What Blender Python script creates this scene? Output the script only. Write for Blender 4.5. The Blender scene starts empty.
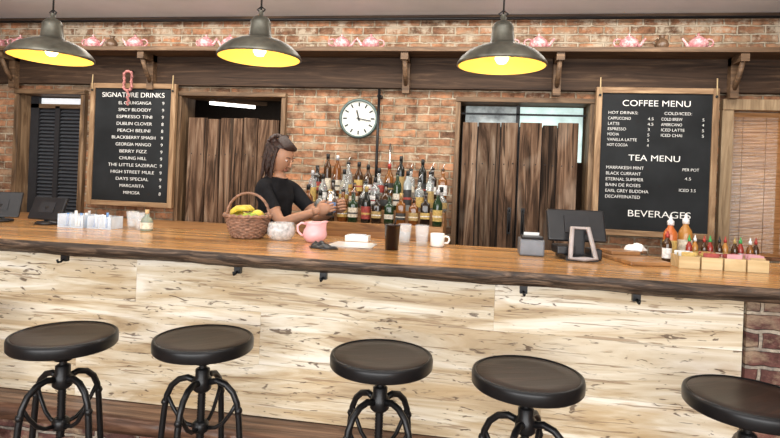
import bpy, bmesh, math, random
from mathutils import Vector, Matrix, noise
random.seed(7)
ZOOM,CX,CY=1,390,219
C=bpy.context
# ---------------------------------------------------------------- materials
def newmat(name):
    m=bpy.data.materials.new(name); m.use_nodes=True
    nt=m.node_tree; b=nt.nodes['Principled BSDF']
    return m,nt,b
def N(nt,t,**k):
    n=nt.nodes.new(t)
    for a,v in k.items(): setattr(n,a,v)
    return n
def ramp(nt,stops):
    r=N(nt,'ShaderNodeValToRGB'); e=r.color_ramp.elements
    while len(e)<len(stops): e.new(0.5)
    for i,(p,c) in enumerate(stops):
        e[i].position=p; e[i].color=(*c,1) if len(c)==3 else c
    return r
def plain(name,col,rough=.5,metal=0,var=.12,scale=25,trans=0,emit=None,es=0,bump=0,coat=0,alpha=1,hi=None,spec=.5):
    m,nt,b=newmat(name)
    tc=N(nt,'ShaderNodeTexCoord'); no=N(nt,'ShaderNodeTexNoise'); no.inputs['Scale'].default_value=scale
    no.inputs['Detail'].default_value=4
    nt.links.new(tc.outputs['Object'],no.inputs['Vector'])
    lo=tuple(c*(1-var) for c in col); h2=hi or tuple(min(1,c*(1+var)) for c in col)
    r=ramp(nt,[(.47 if hi else .3,lo),(.6 if hi else .7,h2)]); nt.links.new(no.outputs['Fac'],r.inputs['Fac'])
    nt.links.new(r.outputs['Color'],b.inputs['Base Color'])
    b.inputs['Roughness'].default_value=rough; b.inputs['Metallic'].default_value=metal
    b.inputs['Transmission Weight'].default_value=trans; b.inputs['Specular IOR Level'].default_value=spec
    b.inputs['Coat Weight'].default_value=coat; b.inputs['Alpha'].default_value=alpha
    if emit: b.inputs['Emission Color'].default_value=(*emit,1); b.inputs['Emission Strength'].default_value=es
    if bump:
        bp=N(nt,'ShaderNodeBump'); bp.inputs['Strength'].default_value=bump; bp.inputs['Distance'].default_value=.01
        nt.links.new(no.outputs['Fac'],bp.inputs['Height']); nt.links.new(bp.outputs['Normal'],b.inputs['Normal'])
    return m
def wood(name,stops,sc=(1.5,20,20),rough=.5,bump=.4,dist=1.5,detail=8,marks=None,coat=0,rnd=True,nscale=1,tone=0,spec=.4):
    m,nt,b=newmat(name); L=nt.links.new; b.inputs['Specular IOR Level'].default_value=spec
    tc=N(nt,'ShaderNodeTexCoord'); mp=N(nt,'ShaderNodeMapping'); mp.inputs['Scale'].default_value=sc
    if rnd:
        oi=N(nt,'ShaderNodeObjectInfo'); mu=N(nt,'ShaderNodeVectorMath',operation='SCALE'); mu.inputs['Scale'].default_value=40
        cx=N(nt,'ShaderNodeCombineXYZ'); L(oi.outputs['Random'],cx.inputs[0]); L(oi.outputs['Random'],cx.inputs[1]); L(oi.outputs['Random'],cx.inputs[2])
        L(cx.outputs[0],mu.inputs[0]); ad=N(nt,'ShaderNodeVectorMath',operation='ADD')
        L(tc.outputs['Object'],ad.inputs[0]); L(mu.outputs[0],ad.inputs[1]); src=ad.outputs[0]
    else: src=tc.outputs['Object']
    L(src,mp.inputs['Vector'])
    no=N(nt,'ShaderNodeTexNoise'); no.inputs['Scale'].default_value=nscale; no.inputs['Detail'].default_value=detail
    no.inputs['Distortion'].default_value=dist; no.inputs['Roughness'].default_value=.6
    L(mp.outputs[0],no.inputs['Vector'])
    r=ramp(nt,stops); L(no.outputs['Fac'],r.inputs['Fac']); col=r.outputs['Color']
    h=no.outputs['Fac']
    if marks:
        for (msc,th,mc,msd,amt) in marks:
            mp2=N(nt,'ShaderNodeMapping'); mp2.inputs['Scale'].default_value=msc; L(src,mp2.inputs['Vector'])
            n2=N(nt,'ShaderNodeTexNoise'); n2.inputs['Scale'].default_value=1; n2.inputs['Detail'].default_value=3; n2.inputs['Distortion'].default_value=msd
            L(mp2.outputs[0],n2.inputs['Vector'])
            r2=ramp(nt,[(th,(0,0,0)),(th+.06,(amt,)*3)]); L(n2.outputs['Fac'],r2.inputs['Fac'])
            mx=N(nt,'ShaderNodeMix',data_type='RGBA'); L(r2.outputs['Color'],mx.inputs[0]); L(col,mx.inputs[6]); mx.inputs[7].default_value=(*mc,1)
            col=mx.outputs[2]
            sb=N(nt,'ShaderNodeMath',operation='MULTIPLY_ADD'); L(r2.outputs['Color'],sb.inputs[0]); sb.inputs[1].default_value=-.35; L(h,sb.inputs[2]); h=sb.outputs[0]
    if tone:
        rr=ramp(nt,[(0,(1-tone,)*3),(1,(1+tone,1+tone*.9,1+tone*.8))]); L(oi.outputs['Random'],rr.inputs['Fac'])
        mx=N(nt,'ShaderNodeMix',data_type='RGBA',blend_type='MULTIPLY'); mx.inputs[0].default_value=1; L(col,mx.inputs[6]); L(rr.outputs['Color'],mx.inputs[7]); col=mx.outputs[2]
    L(col,b.inputs['Base Color']); b.inputs['Roughness'].default_value=rough; b.inputs['Coat Weight'].default_value=coat
    b.inputs['Coat Roughness'].default_value=.15
    if bump:
        bp=N(nt,'ShaderNodeBump'); bp.inputs['Strength'].default_value=bump; bp.inputs['Distance'].default_value=.006
        L(h,bp.inputs['Height']); L(bp.outputs['Normal'],b.inputs['Normal'])
    return m
def brick(name,c1,c2,mortar,white=None,axis='XZ'):
    m,nt,b=newmat(name); L=nt.links.new
    tc=N(nt,'ShaderNodeTexCoord'); sp=N(nt,'ShaderNodeSeparateXYZ'); L(tc.outputs['Object'],sp.inputs[0])
    cb=N(nt,'ShaderNodeCombineXYZ'); L(sp.outputs[0 if axis[0]=='X' else 1],cb.inputs[0]); L(sp.outputs[2],cb.inputs[1])
    wn=N(nt,'ShaderNodeTexNoise'); wn.inputs['Scale'].default_value=14; L(cb.outputs[0],wn.inputs['Vector'])
    ws=N(nt,'ShaderNodeVectorMath',operation='SCALE'); ws.inputs['Scale'].default_value=.02; L(wn.outputs['Color'],ws.inputs[0])
    ad=N(nt,'ShaderNodeVectorMath',operation='ADD'); L(cb.outputs[0],ad.inputs[0]); L(ws.outputs[0],ad.inputs[1])
    br=N(nt,'ShaderNodeTexBrick'); L(ad.outputs[0],br.inputs['Vector']); br.inputs['Scale'].default_value=1
    br.inputs['Brick Width'].default_value=.2; br.inputs['Row Height'].default_value=.068; br.inputs['Mortar Size'].default_value=.0085
    br.inputs['Mortar Smooth'].default_value=.35; br.inputs['Bias'].default_value=0
    br.inputs['Color1'].default_value=(*c1,1); br.inputs['Color2'].default_value=(*c2,1); br.inputs['Mortar'].default_value=(*mortar,1)
    n1=N(nt,'ShaderNodeTexNoise'); n1.inputs['Scale'].default_value=11; n1.inputs['Detail'].default_value=10; n1.inputs['Roughness'].default_value=.7; L(tc.outputs['Object'],n1.inputs['Vector'])
    r1=ramp(nt,[(.32,(.30,.28,.27)),(.5,(1,1,1)),(.68,(1.6,1.5,1.4))]); L(n1.outputs['Fac'],r1.inputs['Fac'])
    mx=N(nt,'ShaderNodeMix',data_type='RGBA',blend_type='MULTIPLY'); mx.inputs[0].default_value=1; L(br.outputs['Color'],mx.inputs[6]); L(r1.outputs['Color'],mx.inputs[7])
    col=mx.outputs[2]
    n4=N(nt,'ShaderNodeTexNoise'); n4.inputs['Scale'].default_value=5; n4.inputs['Detail'].default_value=6; n4.inputs['Roughness'].default_value=.75
    mp4=N(nt,'ShaderNodeMapping'); mp4.inputs['Scale'].default_value=(1,1,2.2); L(tc.outputs['Object'],mp4.inputs['Vector']); L(mp4.outputs[0],n4.inputs['Vector'])
    r4=ramp(nt,[(.46,(0,0,0)),(.62,(.75,.75,.75))]); L(n4.outputs['Fac'],r4.inputs['Fac'])
    m4=N(nt,'ShaderNodeMix',data_type='RGBA'); L(r4.outputs['Color'],m4.inputs[0]); L(col,m4.inputs[6]); m4.inputs[7].default_value=(.40,.30,.20,1); col=m4.outputs[2]
    n2=N(nt,'ShaderNodeTexNoise'); n2.inputs['Scale'].default_value=8; n2.inputs['Detail'].default_value=9; n2.inputs['Roughness'].default_value=.75; L(tc.outputs['Object'],n2.inputs['Vector'])
    mr=N(nt,'ShaderNodeMapRange'); mr.inputs[1].default_value=2.1; mr.inputs[2].default_value=2.5; mr.inputs[3].default_value=-.05; mr.inputs[4].default_value=white if white is not None else -.1
    L(sp.outputs[2],mr.inputs[0]); a2=N(nt,'ShaderNodeMath',operation='ADD'); L(n2.outputs['Fac'],a2.inputs[0]); L(mr.outputs[0],a2.inputs[1])
    a5=N(nt,'ShaderNodeMath',operation='MULTIPLY_ADD'); L(br.outputs['Fac'],a5.inputs[0]); a5.inputs[1].default_value=.09; L(a2.outputs[0],a5.inputs[2])
    r2=ramp(nt,[(.54,(0,0,0)),(.64,(.8,.8,.8))]); L(a5.outputs[0],r2.inputs['Fac'])
    m2=N(nt,'ShaderNodeMix',data_type='RGBA'); L(r2.outputs['Color'],m2.inputs[0]); L(col,m2.inputs[6]); m2.inputs[7].default_value=(.55,.47,.36,1)
    L(m2.outputs[2],b.inputs['Base Color']); b.inputs['Roughness'].default_value=.85; b.inputs['Specular IOR Level'].default_value=.2
    bp=N(nt,'ShaderNodeBump'); bp.inputs['Strength'].default_value=1; bp.inputs['Distance'].default_value=.018; bp.invert=True
    a3=N(nt,'ShaderNodeMath',operation='MULTIPLY_ADD'); L(n1.outputs['Fac'],a3.inputs[0]); a3.inputs[1].default_value=-.6; L(br.outputs['Fac'],a3.inputs[2])
    L(a3.outputs[0],bp.inputs['Height']); L(bp.outputs['Normal'],b.inputs['Normal'])
    return m

bc=((.42,.20,.105),(.17,.09,.055),(.30,.24,.17))
brickM=brick('brick_wall_mat',*bc,white=.05)
brickSide=brick('brick_side_mat',*bc,white=.05,axis='YZ')
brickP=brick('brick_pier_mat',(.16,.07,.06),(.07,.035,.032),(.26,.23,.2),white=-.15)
ceilM=plain('ceiling_mat',(.80,.82,.86),.8,var=.05,scale=3)
floorM=plain('floor_concrete_mat',(.20,.13,.09),.5,var=.35,scale=6,bump=.1)
darkwood=wood('dark_beam_wood',[(.3,(.018,.011,.008)),(.55,(.055,.032,.02)),(.75,(.13,.08,.047))],(1.5,22,22),.65,.5,spec=.2)
shelfwood=wood('shelf_wood',[(.3,(.05,.028,.015)),(.55,(.13,.075,.04)),(.75,(.26,.16,.09))],(1.5,22,22),.6,.5)
trimwood=wood('frame_wood',[(.3,(.05,.03,.017)),(.5,(.16,.095,.05)),(.7,(.36,.24,.14))],(14,14,1.5),.6,.5)
trimH=wood('frame_wood_h',[(.3,(.05,.03,.017)),(.5,(.16,.095,.05)),(.7,(.36,.24,.14))],(1.5,14,14),.6,.5)
bfV=wood('board_frame_wood',[(.3,(.12,.065,.03)),(.5,(.28,.17,.09)),(.7,(.46,.31,.18))],(14,14,1.5),.6,.5)
bfH=wood('board_frame_wood_h',[(.3,(.12,.065,.03)),(.5,(.28,.17,.09)),(.7,(.46,.31,.18))],(1.5,14,14),.6,.5)
barnM=wood('barn_wood',[(.30,(.012,.008,.006)),(.43,(.06,.035,.022)),(.52,(.13,.078,.05)),(.62,(.21,.145,.10)),(.72,(.33,.25,.19))],(9,9,.9),.85,1.0,dist=1.8,detail=12,marks=[((34,34,1.1),.57,(.012,.008,.006),.8,.85),((3,3,.9),.60,(.30,.24,.19),1.0,.3)],tone=.4,spec=.15)
topM=wood('bar_top_wood',[(.25,(.17,.07,.022)),(.42,(.36,.175,.058)),(.55,(.54,.29,.105)),(.75,(.72,.45,.2))],(.6,11,11),.25,.12,dist=1.4,coat=.3,marks=[((1.0,30,30),.58,(.17,.075,.028),1.0,.55)])
edgeM=wood('live_edge_bark',[(.3,(.012,.008,.006)),(.5,(.05,.031,.02)),(.72,(.24,.155,.10))],(4,40,40),.5,1.0)
panelM=wood('whitewashed_spalted_wood',[(.28,(.32,.22,.125)),(.40,(.53,.41,.26)),(.50,(.68,.59,.44)),(.62,(.83,.77,.66))],(.9,9,9),.38,.8,dist=1.4,detail=14,coat=.2,spec=.3,
   marks=[((1.0,4,4),.56,(.50,.35,.18),1.5,.45),((3.5,60,60),.60,(.28,.18,.10),1.3,.7),((12,50,50),.625,(.11,.07,.045),1.3,.85)],tone=.06)
stepM=wood('foot_step_wood',[(.3,(.03,.016,.011)),(.48,(.13,.065,.04)),(.7,(.34,.2,.13))],(1.5,18,18),.3,.6)
blackM=plain('black_metal',(.010,.010,.011),.34,.3,spec=.4)
blackPl=plain('black_plastic',(.016,.016,.018),.35,spec=.35)
seatM=wood('stool_seat_wood',[(.3,(.006,.003,.003)),(.55,(.018,.008,.006)),(.75,(.045,.02,.014))],(3,18,18),.3,.15,spec=.28)
chalkM=plain('chalkboard_slate',(.018,.020,.022),.8,var=.35,scale=3,spec=.2)
chalkT=plain('chalk',(.85,.85,.82),.9,emit=(.85,.85,.82),es=.05)
whiteM=plain('white_ceramic',(.82,.82,.80),.2,var=.02)
pinkM=plain('pink_floral_porcelain',(.60,.24,.26),.2,var=.05,scale=38,coat=.4,hi=(.74,.50,.49))
palePink=plain('pale_pink_porcelain',(.74,.40,.42),.25,var=.05)
brownCer=plain('brown_ceramic',(.12,.07,.04),.3)
galv=plain('galvanised_shade',(.13,.125,.10),.42,.5,var=.5,scale=14)
shadeIn=plain('shade_enamel_inside',(.82,.54,.13),.4,var=.03)
steelM=plain('steel',(.6,.6,.6),.25,1,var=.05)
bulbM=plain('bulb_glow',(1,.85,.55),.4,emit=(1,.75,.38),es=5)
cordM=plain('cord_black',(.015,.015,.015),.6)
# ---------------------------------------------------------------- mesh builder
class MB:
    def __init__(s): s.bm=bmesh.new(); s.mats=[]
    def mi(s,m):
        if m not in s.mats: s.mats.append(m)
        return s.mats.index(m)
    def face(s,vs,i,sm=False):
        try: f=s.bm.faces.new(vs)
        except ValueError: return None
        f.material_index=i; f.smooth=sm; return f
    def box(s,x0,x1,y0,y1,z0,z1,m,R=None,c=None):
        i=s.mi(m); vs=[]
        for x in (x0,x1):
            for y in (y0,y1):
                for z in (z0,z1):
                    v=Vector((x,y,z))
                    if R is not None: v=R@(v-c)+c
                    vs.append(s.bm.verts.new(v))
        for q in ((0,1,3,2),(4,6,7,5),(0,4,5,1),(2,3,7,6),(0,2,6,4),(1,5,7,3)): s.face([vs[k] for k in q],i)
        return s
    def lathe(s,prof,m,c=(0,0,0),seg=24,sq=0,R=None,smooth=True,cap=True,sx=1,sy=1,fn=None):
        i=s.mi(m); c=Vector(c); rings=[]
        for r,z in prof:
            if r<1e-5:
                v=Vector((0,0,z)); 
                if R is not None: v=R@v
                rings.append([s.bm.verts.new(c+v)]); continue
            ring=[]
            for k in range(seg):
                a=2*math.pi*(k+.5)/seg; ca,sa=math.cos(a),math.sin(a)
                q=1
                if sq: q=(abs(ca)**sq+abs(sa)**sq)**(-1/sq)
                v=Vector((r*q*ca*sx,r*q*sa*sy,z))
                if fn: v=fn(v)
                if R is not None: v=R@v
                ring.append(s.bm.verts.new(c+v))
            rings.append(ring)
        for a,b in zip(rings,rings[1:]):
            for k in range(seg):
                k2=(k+1)%seg
                if len(a)==1 and len(b)==1: break
                if len(a)==1: s.face([a[0],b[k2],b[k]][::-1],i,smooth)
                elif len(b)==1: s.face([a[k],a[k2],b[0]],i,smooth)
                else: s.face([a[k],a[k2],b[k2],b[k]],i,smooth)
        if cap:
            if len(rings[0])>1: s.face(rings[0][::-1],i)
            if len(rings[-1])>1: s.face(rings[-1],i)
        return s
    def tube(s,pts,r,m,seg=8,cyc=False,smooth=True):
        i=s.mi(m); pts=[Vector(p) for p in pts]; n=len(pts)
        rs=r if isinstance(r,(list,tuple)) else [r]*n
        T=[]
        for k in range(n):
            a=pts[(k-1)%n] if (cyc or k>0) else pts[k]; b=pts[(k+1)%n] if (cyc or k<n-1) else pts[k]
            T.append((b-a).normalized())
        up=Vector((0,0,1)) if abs(T[0].z)<.9 else Vector((1,0,0))
        u=T[0].cross(up).normalized(); rings=[]
        for k in range(n):
            if k>0:
                u=(T[k-1].rotation_difference(T[k])@u); u=(u-T[k]*u.dot(T[k])).normalized()
            w=T[k].cross(u)
            rings.append([s.bm.verts.new(pts[k]+rs[k]*(math.cos(2*math.pi*j/seg)*u+math.sin(2*math.pi*j/seg)*w)) for j in range(seg)])
        pairs=list(zip(rings,rings[1:]))
        if cyc: pairs.append((rings[-1],rings[0]))
        for a,b in pairs:
            for j in range(seg): s.face([a[j],a[(j+1)%seg],b[(j+1)%seg],b[j]],i,smooth)
        if not cyc: s.face(rings[0][::-1],i); s.face(rings[-1],i)
        return s
    def ball(s,c,r,m,seg=16,R=None,fn=None):
        if not isinstance(r,(tuple,list)): r=(r,r,r)
        i=s.mi(m); c=Vector(c); nr=seg//2; rings=[]
        for a in range(nr+1):
            ph=math.pi*a/nr
            if a in(0,nr): L=[(0,0,-math.cos(ph))]
            else: L=[(math.sin(ph)*math.cos(2*math.pi*k/seg),math.sin(ph)*math.sin(2*math.pi*k/seg),-math.cos(ph)) for k in range(seg)]
            ring=[]
            for p in L:
                v=Vector(p)
                if fn: v=fn(v)
                v=Vector((v.x*r[0],v.y*r[1],v.z*r[2]))
                if R is not None: v=R@v
                ring.append(s.bm.verts.new(c+v))
            rings.append(ring)
        for a,b in zip(rings,rings[1:]):
            for k in range(seg):
                k2=(k+1)%seg
                if len(a)==1: s.face([a[0],b[k2],b[k]],i,True)
                elif len(b)==1: s.face([a[k],a[k2],b[0]],i,True)
                else: s.face([a[k],a[k2],b[k2],b[k]],i,True)
        return s
    def done(s,name,parent=None,loc=(0,0,0),rot=(0,0,0),bevel=0,scale=1):
        bmesh.ops.recalc_face_normals(s.bm,faces=s.bm.faces[:])
        me=bpy.data.meshes.new(name); s.bm.to_mesh(me); s.bm.free()
        for m in s.mats: me.materials.append(m)
        o=bpy.data.objects.new(name,me); C.collection.objects.link(o)
        o.location=loc; o.rotation_euler=rot; o.scale=(scale,)*3
        if parent: o.parent=parent
        if bevel:
            b=o.modifiers.new('bev','BEVEL'); b.width=bevel; b.segments=2; b.limit_method='ANGLE'; b.angle_limit=math.radians(50)
        return o
def empty(name,loc=(0,0,0),rot=(0,0,0)):
    e=bpy.data.objects.new(name,None); C.collection.objects.link(e); e.location=loc; e.rotation_euler=rot; e.empty_display_size=.1; return e
def text(s,x,z,h,parent,y,align='LEFT',maxw=None,mat=chalkT,name='chalk_text',bold=-.0004):
    cu=bpy.data.curves.new(name,'FONT'); cu.body=s; cu.size=h*1.35; cu.align_x=align; cu.extrude=.0008; cu.offset=bold
    o=bpy.data.objects.new(name,cu); C.collection.objects.link(o)
    C.view_layer.update()
    w=o.dimensions.x
    ev=o.evaluated_get(C.evaluated_depsgraph_get()); me=bpy.data.meshes.new_from_object(ev)
    bpy.data.objects.remove(o)
    me.materials.clear(); me.materials.append(mat)
    o=bpy.data.objects.new(name,me); C.collection.objects.link(o)
    o.rotation_euler=(math.pi/2,0,0); o.location=(x,y,z)
    if maxw and w>0: o.scale=(maxw/w,1,1)
    o.parent=parent
    return o
rnd=random.uniform
# ---------------------------------------------------------------- room shell
XL,XR=-5.2,3.0; YB=4.6; H=2.80
m=MB()
for a,b in((XL,-4.38),(-3.65,-2.68),(-1.69,-.17),(.93,1.93),(2.85,XR)): m.box(a,b,YB,YB+.2,0,2.1,brickM)
m.box(XL,XR,YB,YB+.2,2.1,H,brickM); m.box(1.93,2.85,YB,YB+.2,0,.9,brickM); m.box(1.93,2.85,YB,YB+.2,2.06,2.1,brickM)
m.done('wall_back')
MB().box(XL-.15,XL,-4,7,0,H,brickSide).done('wall_left')
MB().box(XR,XR+.15,-4,7,0,H,brickSide).done('wall_right')
MB().box(XL-.15,XR+.15,-4,7,-.1,0,floorM).done('floor')
MB().box(XL-.15,XR+.15,-4,7,H,H+.1,ceilM).done('ceiling')
MB().box(XL,XR,6.6,6.75,0,H,plain('back_room_wall',(.10,.075,.06),.9)).done('wall_rear')
MB().box(XL,XR,YB-.04,YB,2.765,H-.001,darkwood).tube([(XL+.01,YB-.10,2.745),(-2,YB-.10,2.75),(XR-.01,YB-.10,2.745)],.012,blackM).done('trim_1')
def casing(name,x0,x1,z1,w=.055,z0=0,mat=trimwood,math_=trimH,d=.05):
    mm=MB(); mm.box(x0-w,x0,YB-d,YB+.2,z0,z1,mat); mm.box(x1,x1+w,YB-d,YB+.2,z0,z1,mat)
    mm.box(x0-w,x1+w,YB-d-.01,YB+.2,z1,z1+w,math_)
    mm.done(name,bevel=.004)
casing('trim_2',-4.34,-3.68,2.075,w=.045); casing('trim_3',-2.66,-1.71,2.08,w=.04); casing('trim_4',-.14,.90,2.07,w=.04)
lightwood=wood('light_frame_wood',[(.3,(.20,.13,.07)),(.55,(.38,.27,.16)),(.75,(.55,.42,.27))],(14,14,1.5),.6,.3)
casing('trim_5',1.97,2.83,2.04,w=.085,z0=.9,mat=lightwood,math_=lightwood)
sh=empty('teapot_shelf')
MB().box(XL+.01,XR-.01,4.30,YB-.005,2.43,2.468,shelfwood).done('shelf_board',sh,bevel=.004)
MB().box(XL+.01,XR-.01,4.53,YB-.005,2.17,2.43,darkwood).done('header_board',sh,bevel=.004)
for bx in(-4.35,-2.93,-.60,.62,1.93):
    q=MB(); q.box(bx-.03,bx+.03,4.47,4.53,2.12,2.43,shelfwood); q.box(bx-.03,bx+.03,4.32,4.53,2.37,2.43,shelfwood)
    q.tube([(bx,4.50,2.17),(bx,4.42,2.26),(bx,4.35,2.38)],.02,shelfwood,seg=6)
    q.done('bracket',sh)
# ---------------------------------------------------------------- louvred door
lo=empty('door_1')
frM=plain('dark_door_paint',(.025,.025,.028),.5,spec=.3); louM=plain('louver_slat',(.06,.065,.075),.45)
q=MB(); q.box(-4.34,-3.68,4.72,4.76,0,.12,frM); q.box(-4.34,-4.25,4.70,4.76,0,2.07,frM); q.box(-3.74,-3.68,4.70,4.76,0,2.07,frM); q.box(-4.07,-4.02,4.70,4.76,0,1.98,frM)
q.box(-4.34,-3.68,4.70,4.76,1.96,2.0,trimH); q.box(-4.34,-3.68,4.755,4.76,0,2.0,frM)
q.done('frame',lo)
q=MB(); z=.15
while z<1.94:
    for a,b in((-4.02,-3.74),(-4.25,-4.07)):
        c=Vector(((a+b)/2,4.725,z)); q.box(a,b,4.71,4.742,z-.003,z+.003,louM,Matrix.Rotation(math.radians(40),3,'X'),c)
    z+=.035
q.done('louvers',lo)
MB().box(-4.33,-3.70,4.73,4.74,2.005,2.06,plain('transom_white_glow',(.85,.88,.9),.2,emit=(.9,.95,1),es=.5)).done('transom_glow_strip',lo)  # glowing white strip stands in for the blurred light of a fluorescent
# ---------------------------------------------------------------- barn doors
def barn(name,x0,x1,z1,y,ws,brace):
    e=empty(name); x=x0; tot=sum(ws); nails=MB()
    for i,w_ in enumerate(ws):
        w=(x1-x0)*w_/tot; q=MB(); zt=z1+rnd(-.02,.012); yo=rnd(0,.016)
        q.box(x+.004,x+w-.004,y+yo,y+.045,.02,zt,barnM)
        q.done('plank_%d'%(i+1),e,bevel=.005)
        for z in(.36,1.56):
            for u in(.25,.75): nails.ball((x+w*u,y+yo-.001,z+rnd(-.01,.01)),(.006,.003,.006),blackM,seg=8)
        x+=w
    nails.done('nail_heads',e)
    q=MB(); q.box(x0,x1,y+.046,y+.07,.05,z1-.03,frM)
    hx=x1-.05 if brace else x0+.05
    q.box(hx-.014,hx+.014,y-.004,y+.001,.98,1.20,blackM); q.tube([(hx,y-.003,1.0),(hx,y-.035,1.03),(hx,y-.035,1.15),(hx,y-.003,1.18)],.007,blackM,seg=8); q.done('backing_and_pull',e)
barn('door_2',-2.62,-1.745,1.90,4.61,(1.1,.8,1.3,.9,1.2),True)
barn('door_3',-.12,.345,1.905,4.61,(.9,1.3,1),True)
barn('door_4',.355,.83,1.91,4.605,(1.2,.8,1.1),False)
q=MB()
q.box(-.10,.33,4.74,4.75,1.6,2.06,plain('transom_reflection_gray',(.30,.34,.34),.08,var=.9,scale=9,emit=(.7,.8,.8),es=.12))  # pale and dark reflections painted into the pane as noise colour, faint glow added
q.box(.36,.88,4.74,4.75,1.6,2.06,plain('transom_glow_teal',(.50,.66,.64),.15,var=.45,scale=7,emit=(.6,.82,.78),es=.5))  # bright teal reflection painted into the pane colour, with emission to make it glow
q.box(.33,.36,4.72,4.76,1.6,2.07,frM); q.box(-.14,.9,4.72,4.77,1.985,2.0,frM)
q.done('window_1')
q=MB(); q.tube([(-2.62,5.0,2.08),(-2.25,5.25,2.08)],.016,plain('fluoro_tube',(1,1,1),.5,emit=(1,.97,.9),es=4)); q.box(-2.8,-2.1,5.1,5.16,2.10,2.14,brownCer,Matrix.Rotation(math.radians(34),3,'Z'),Vector((-2.45,5.13,2.1)))
q.box(-2.45,-2.43,5.12,5.14,2.14,H,brownCer)
q.done('fluorescent_light')
# ---------------------------------------------------------------- bamboo blind
mB,nt,b=newmat('bamboo'); L=nt.links.new
tc=N(nt,'ShaderNodeTexCoord'); mp=N(nt,'ShaderNodeMapping'); mp.inputs['Scale'].default_value=(3,3,90); L(tc.outputs['Object'],mp.inputs['Vector'])
no=N(nt,'ShaderNodeTexNoise'); no.inputs['Scale'].default_value=1; L(mp.outputs[0],no.inputs['Vector'])
r=ramp(nt,[(.3,(.32,.13,.04)),(.5,(.58,.29,.11)),(.7,(.80,.48,.22))]); L(no.outputs['Fac'],r.inputs['Fac']); L(r.outputs['Color'],b.inputs['Base Color'])
tr=N(nt,'ShaderNodeBsdfTranslucent'); L(r.outputs['Color'],tr.inputs['Color']); ms=N(nt,'ShaderNodeMixShader'); ms.inputs[0].default_value=.4
L(b.outputs[0],ms.inputs[1]); L(tr.outputs[0],ms.inputs[2]); L(ms.outputs[0],nt.nodes['Material Output'].inputs['Surface'])
q=MB(); z=.92
while z<2.02: q.tube([(1.98,4.66,z),(2.82,4.66,z)],.0056,mB,seg=6); z+=.0108
for x in(2.08,2.25,2.42,2.59,2.75): q.tube([(x,4.652,.91),(x,4.652,2.03)],.002,plain('blind_thread',(.3,.16,.08),.8),seg=5)
q.box(1.98,2.82,4.645,4.675,2.0,2.035,mB); q.box(1.98,2.82,4.65,4.67,.905,.925,mB)
q.done('bamboo_blind')
q=MB(); q.box(1.97,2.83,4.76,4.765,.9,2.05,plain('window_pane_glass',(.8,.9,1),.05,trans=.9)); 
q.box(2.39,2.42,4.74,4.77,.9,2.05,lightwood); q.done('window_2')
# ---------------------------------------------------------------- chalkboards
def board(x0,x1,z0,z1,name):
    e=empty(name); q=MB(); q.box(x0,x1,4.50,4.52,z0,z1,chalkM); q.done('slate',e)
    q=MB(); w=.045
    q.box(x0-w,x0,4.485,4.53,z0-w,z1+w,bfV); q.box(x1,x1+w,4.485,4.53,z0-w,z1+w,bfV); q.box(x0,x1,4.487,4.529,z1,z1+w,bfH); q.box(x0,x1,4.487,4.529,z0-w,z0,bfH)
    q.done('frame',e,bevel=.004)
    q=MB()
    for x in(x0-.02,x1+.02): q.tube([(x,4.48,z1+.12),(x,4.475,z1+.03),(x+.005,4.48,z1-.02)],.005,plain('jute_rope',(.45,.33,.18),.9),seg=6); q.ball((x,4.478,z1-.02),.011,cordM,seg=8)
    q.done('hanging_cords',e)
    q=MB(); q.box(x0+.05,x1-.05,4.53,4.60,z1-.25,z1-.2,trimH); q.done('wall_cleat',e)
    return e
x0,x1,z0,z1=-3.485,-2.725,1.10,2.13
e=board(x0,x1,z0,z1,'signature_drinks_chalkboard')
Y=4.499
text('SIGNATURE DRINKS',(x0+x1)/2,z1-.08,.046,e,Y,'CENTER',.62)
lines=[('EL CHUNGANGA','9'),('SPICY BLOODY','9'),('ESPRESSO TINI','9'),('DUBLIN CLOVER','8'),('PEACH BELINI','8'),('BLACKBERRY SMASH','9'),('GEORGIA MANGO','9'),('BERRY FIZZ','9'),('CHUNG HILL','9'),('THE LITTLE SAZERAC','9'),('HIGH STREET MULE','9'),('DAYS SPECIAL','9'),('MARGARITA','9'),('MIMOSA','8')]
for i,(a,p) in enumerate(lines):
    z=z1-.145-i*.063
    text(a,(x0+x1)/2+.02,z,.030,e,Y,'CENTER',min(.5,.027*len(a)))
    text(p,x1-.09,z,.030,e,Y,'LEFT',.018)
x0,x1,z0,z1=.975,1.79,1.07,2.15
e=board(x0,x1,z0,z1,'coffee_menu_chalkboard')
cx=(x0+x1)/2
text('COFFEE MENU',cx,z1-.10,.05,e,Y,'CENTER',.50)
text('HOT DRINKS:',x0+.05,z1-.165,.024,e,Y,'LEFT',.22); text('COLD/ICED:',cx+.06,z1-.165,.024,e,Y,'LEFT',.20)
for i,(a,p) in enumerate([('CAPPUCCINO','4.5'),('LATTE','4.5'),('ESPRESSO','3'),('MOCHA','5'),('VANILLA LATTE','5'),('HOT COCOA','4')]):
    z=z1-.21-i*.042; text(a,x0+.05,z,.024,e,Y,'LEFT',.017*len(a)); text(p,cx-.06,z,.024,e,Y,'LEFT',.014*len(p))
for i,(a,p) in enumerate([('COLD BREW','5'),('AMERICANO','4'),('ICED LATTE','5'),('ICED CHAI','5')]):
    z=z1-.21-i*.042; text(a,cx+.04,z,.024,e,Y,'LEFT',.017*len(a)); text(p,x1-.07,z,.024,e,Y,'LEFT',.014)
text('TEA MENU',cx,z1-.53,.05,e,Y,'CENTER',.38)
for i,a in enumerate(['MARRAKESH MINT','BLACK CURRANT','ETERNAL SUMMER','BAIN DE ROSES','EARL GREY BUDDHA','DECAFFEINATED']):
    z=z1-.60-i*.046; text(a,x0+.05,z,.026,e,Y,'LEFT',.020*len(a)); 
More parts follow.
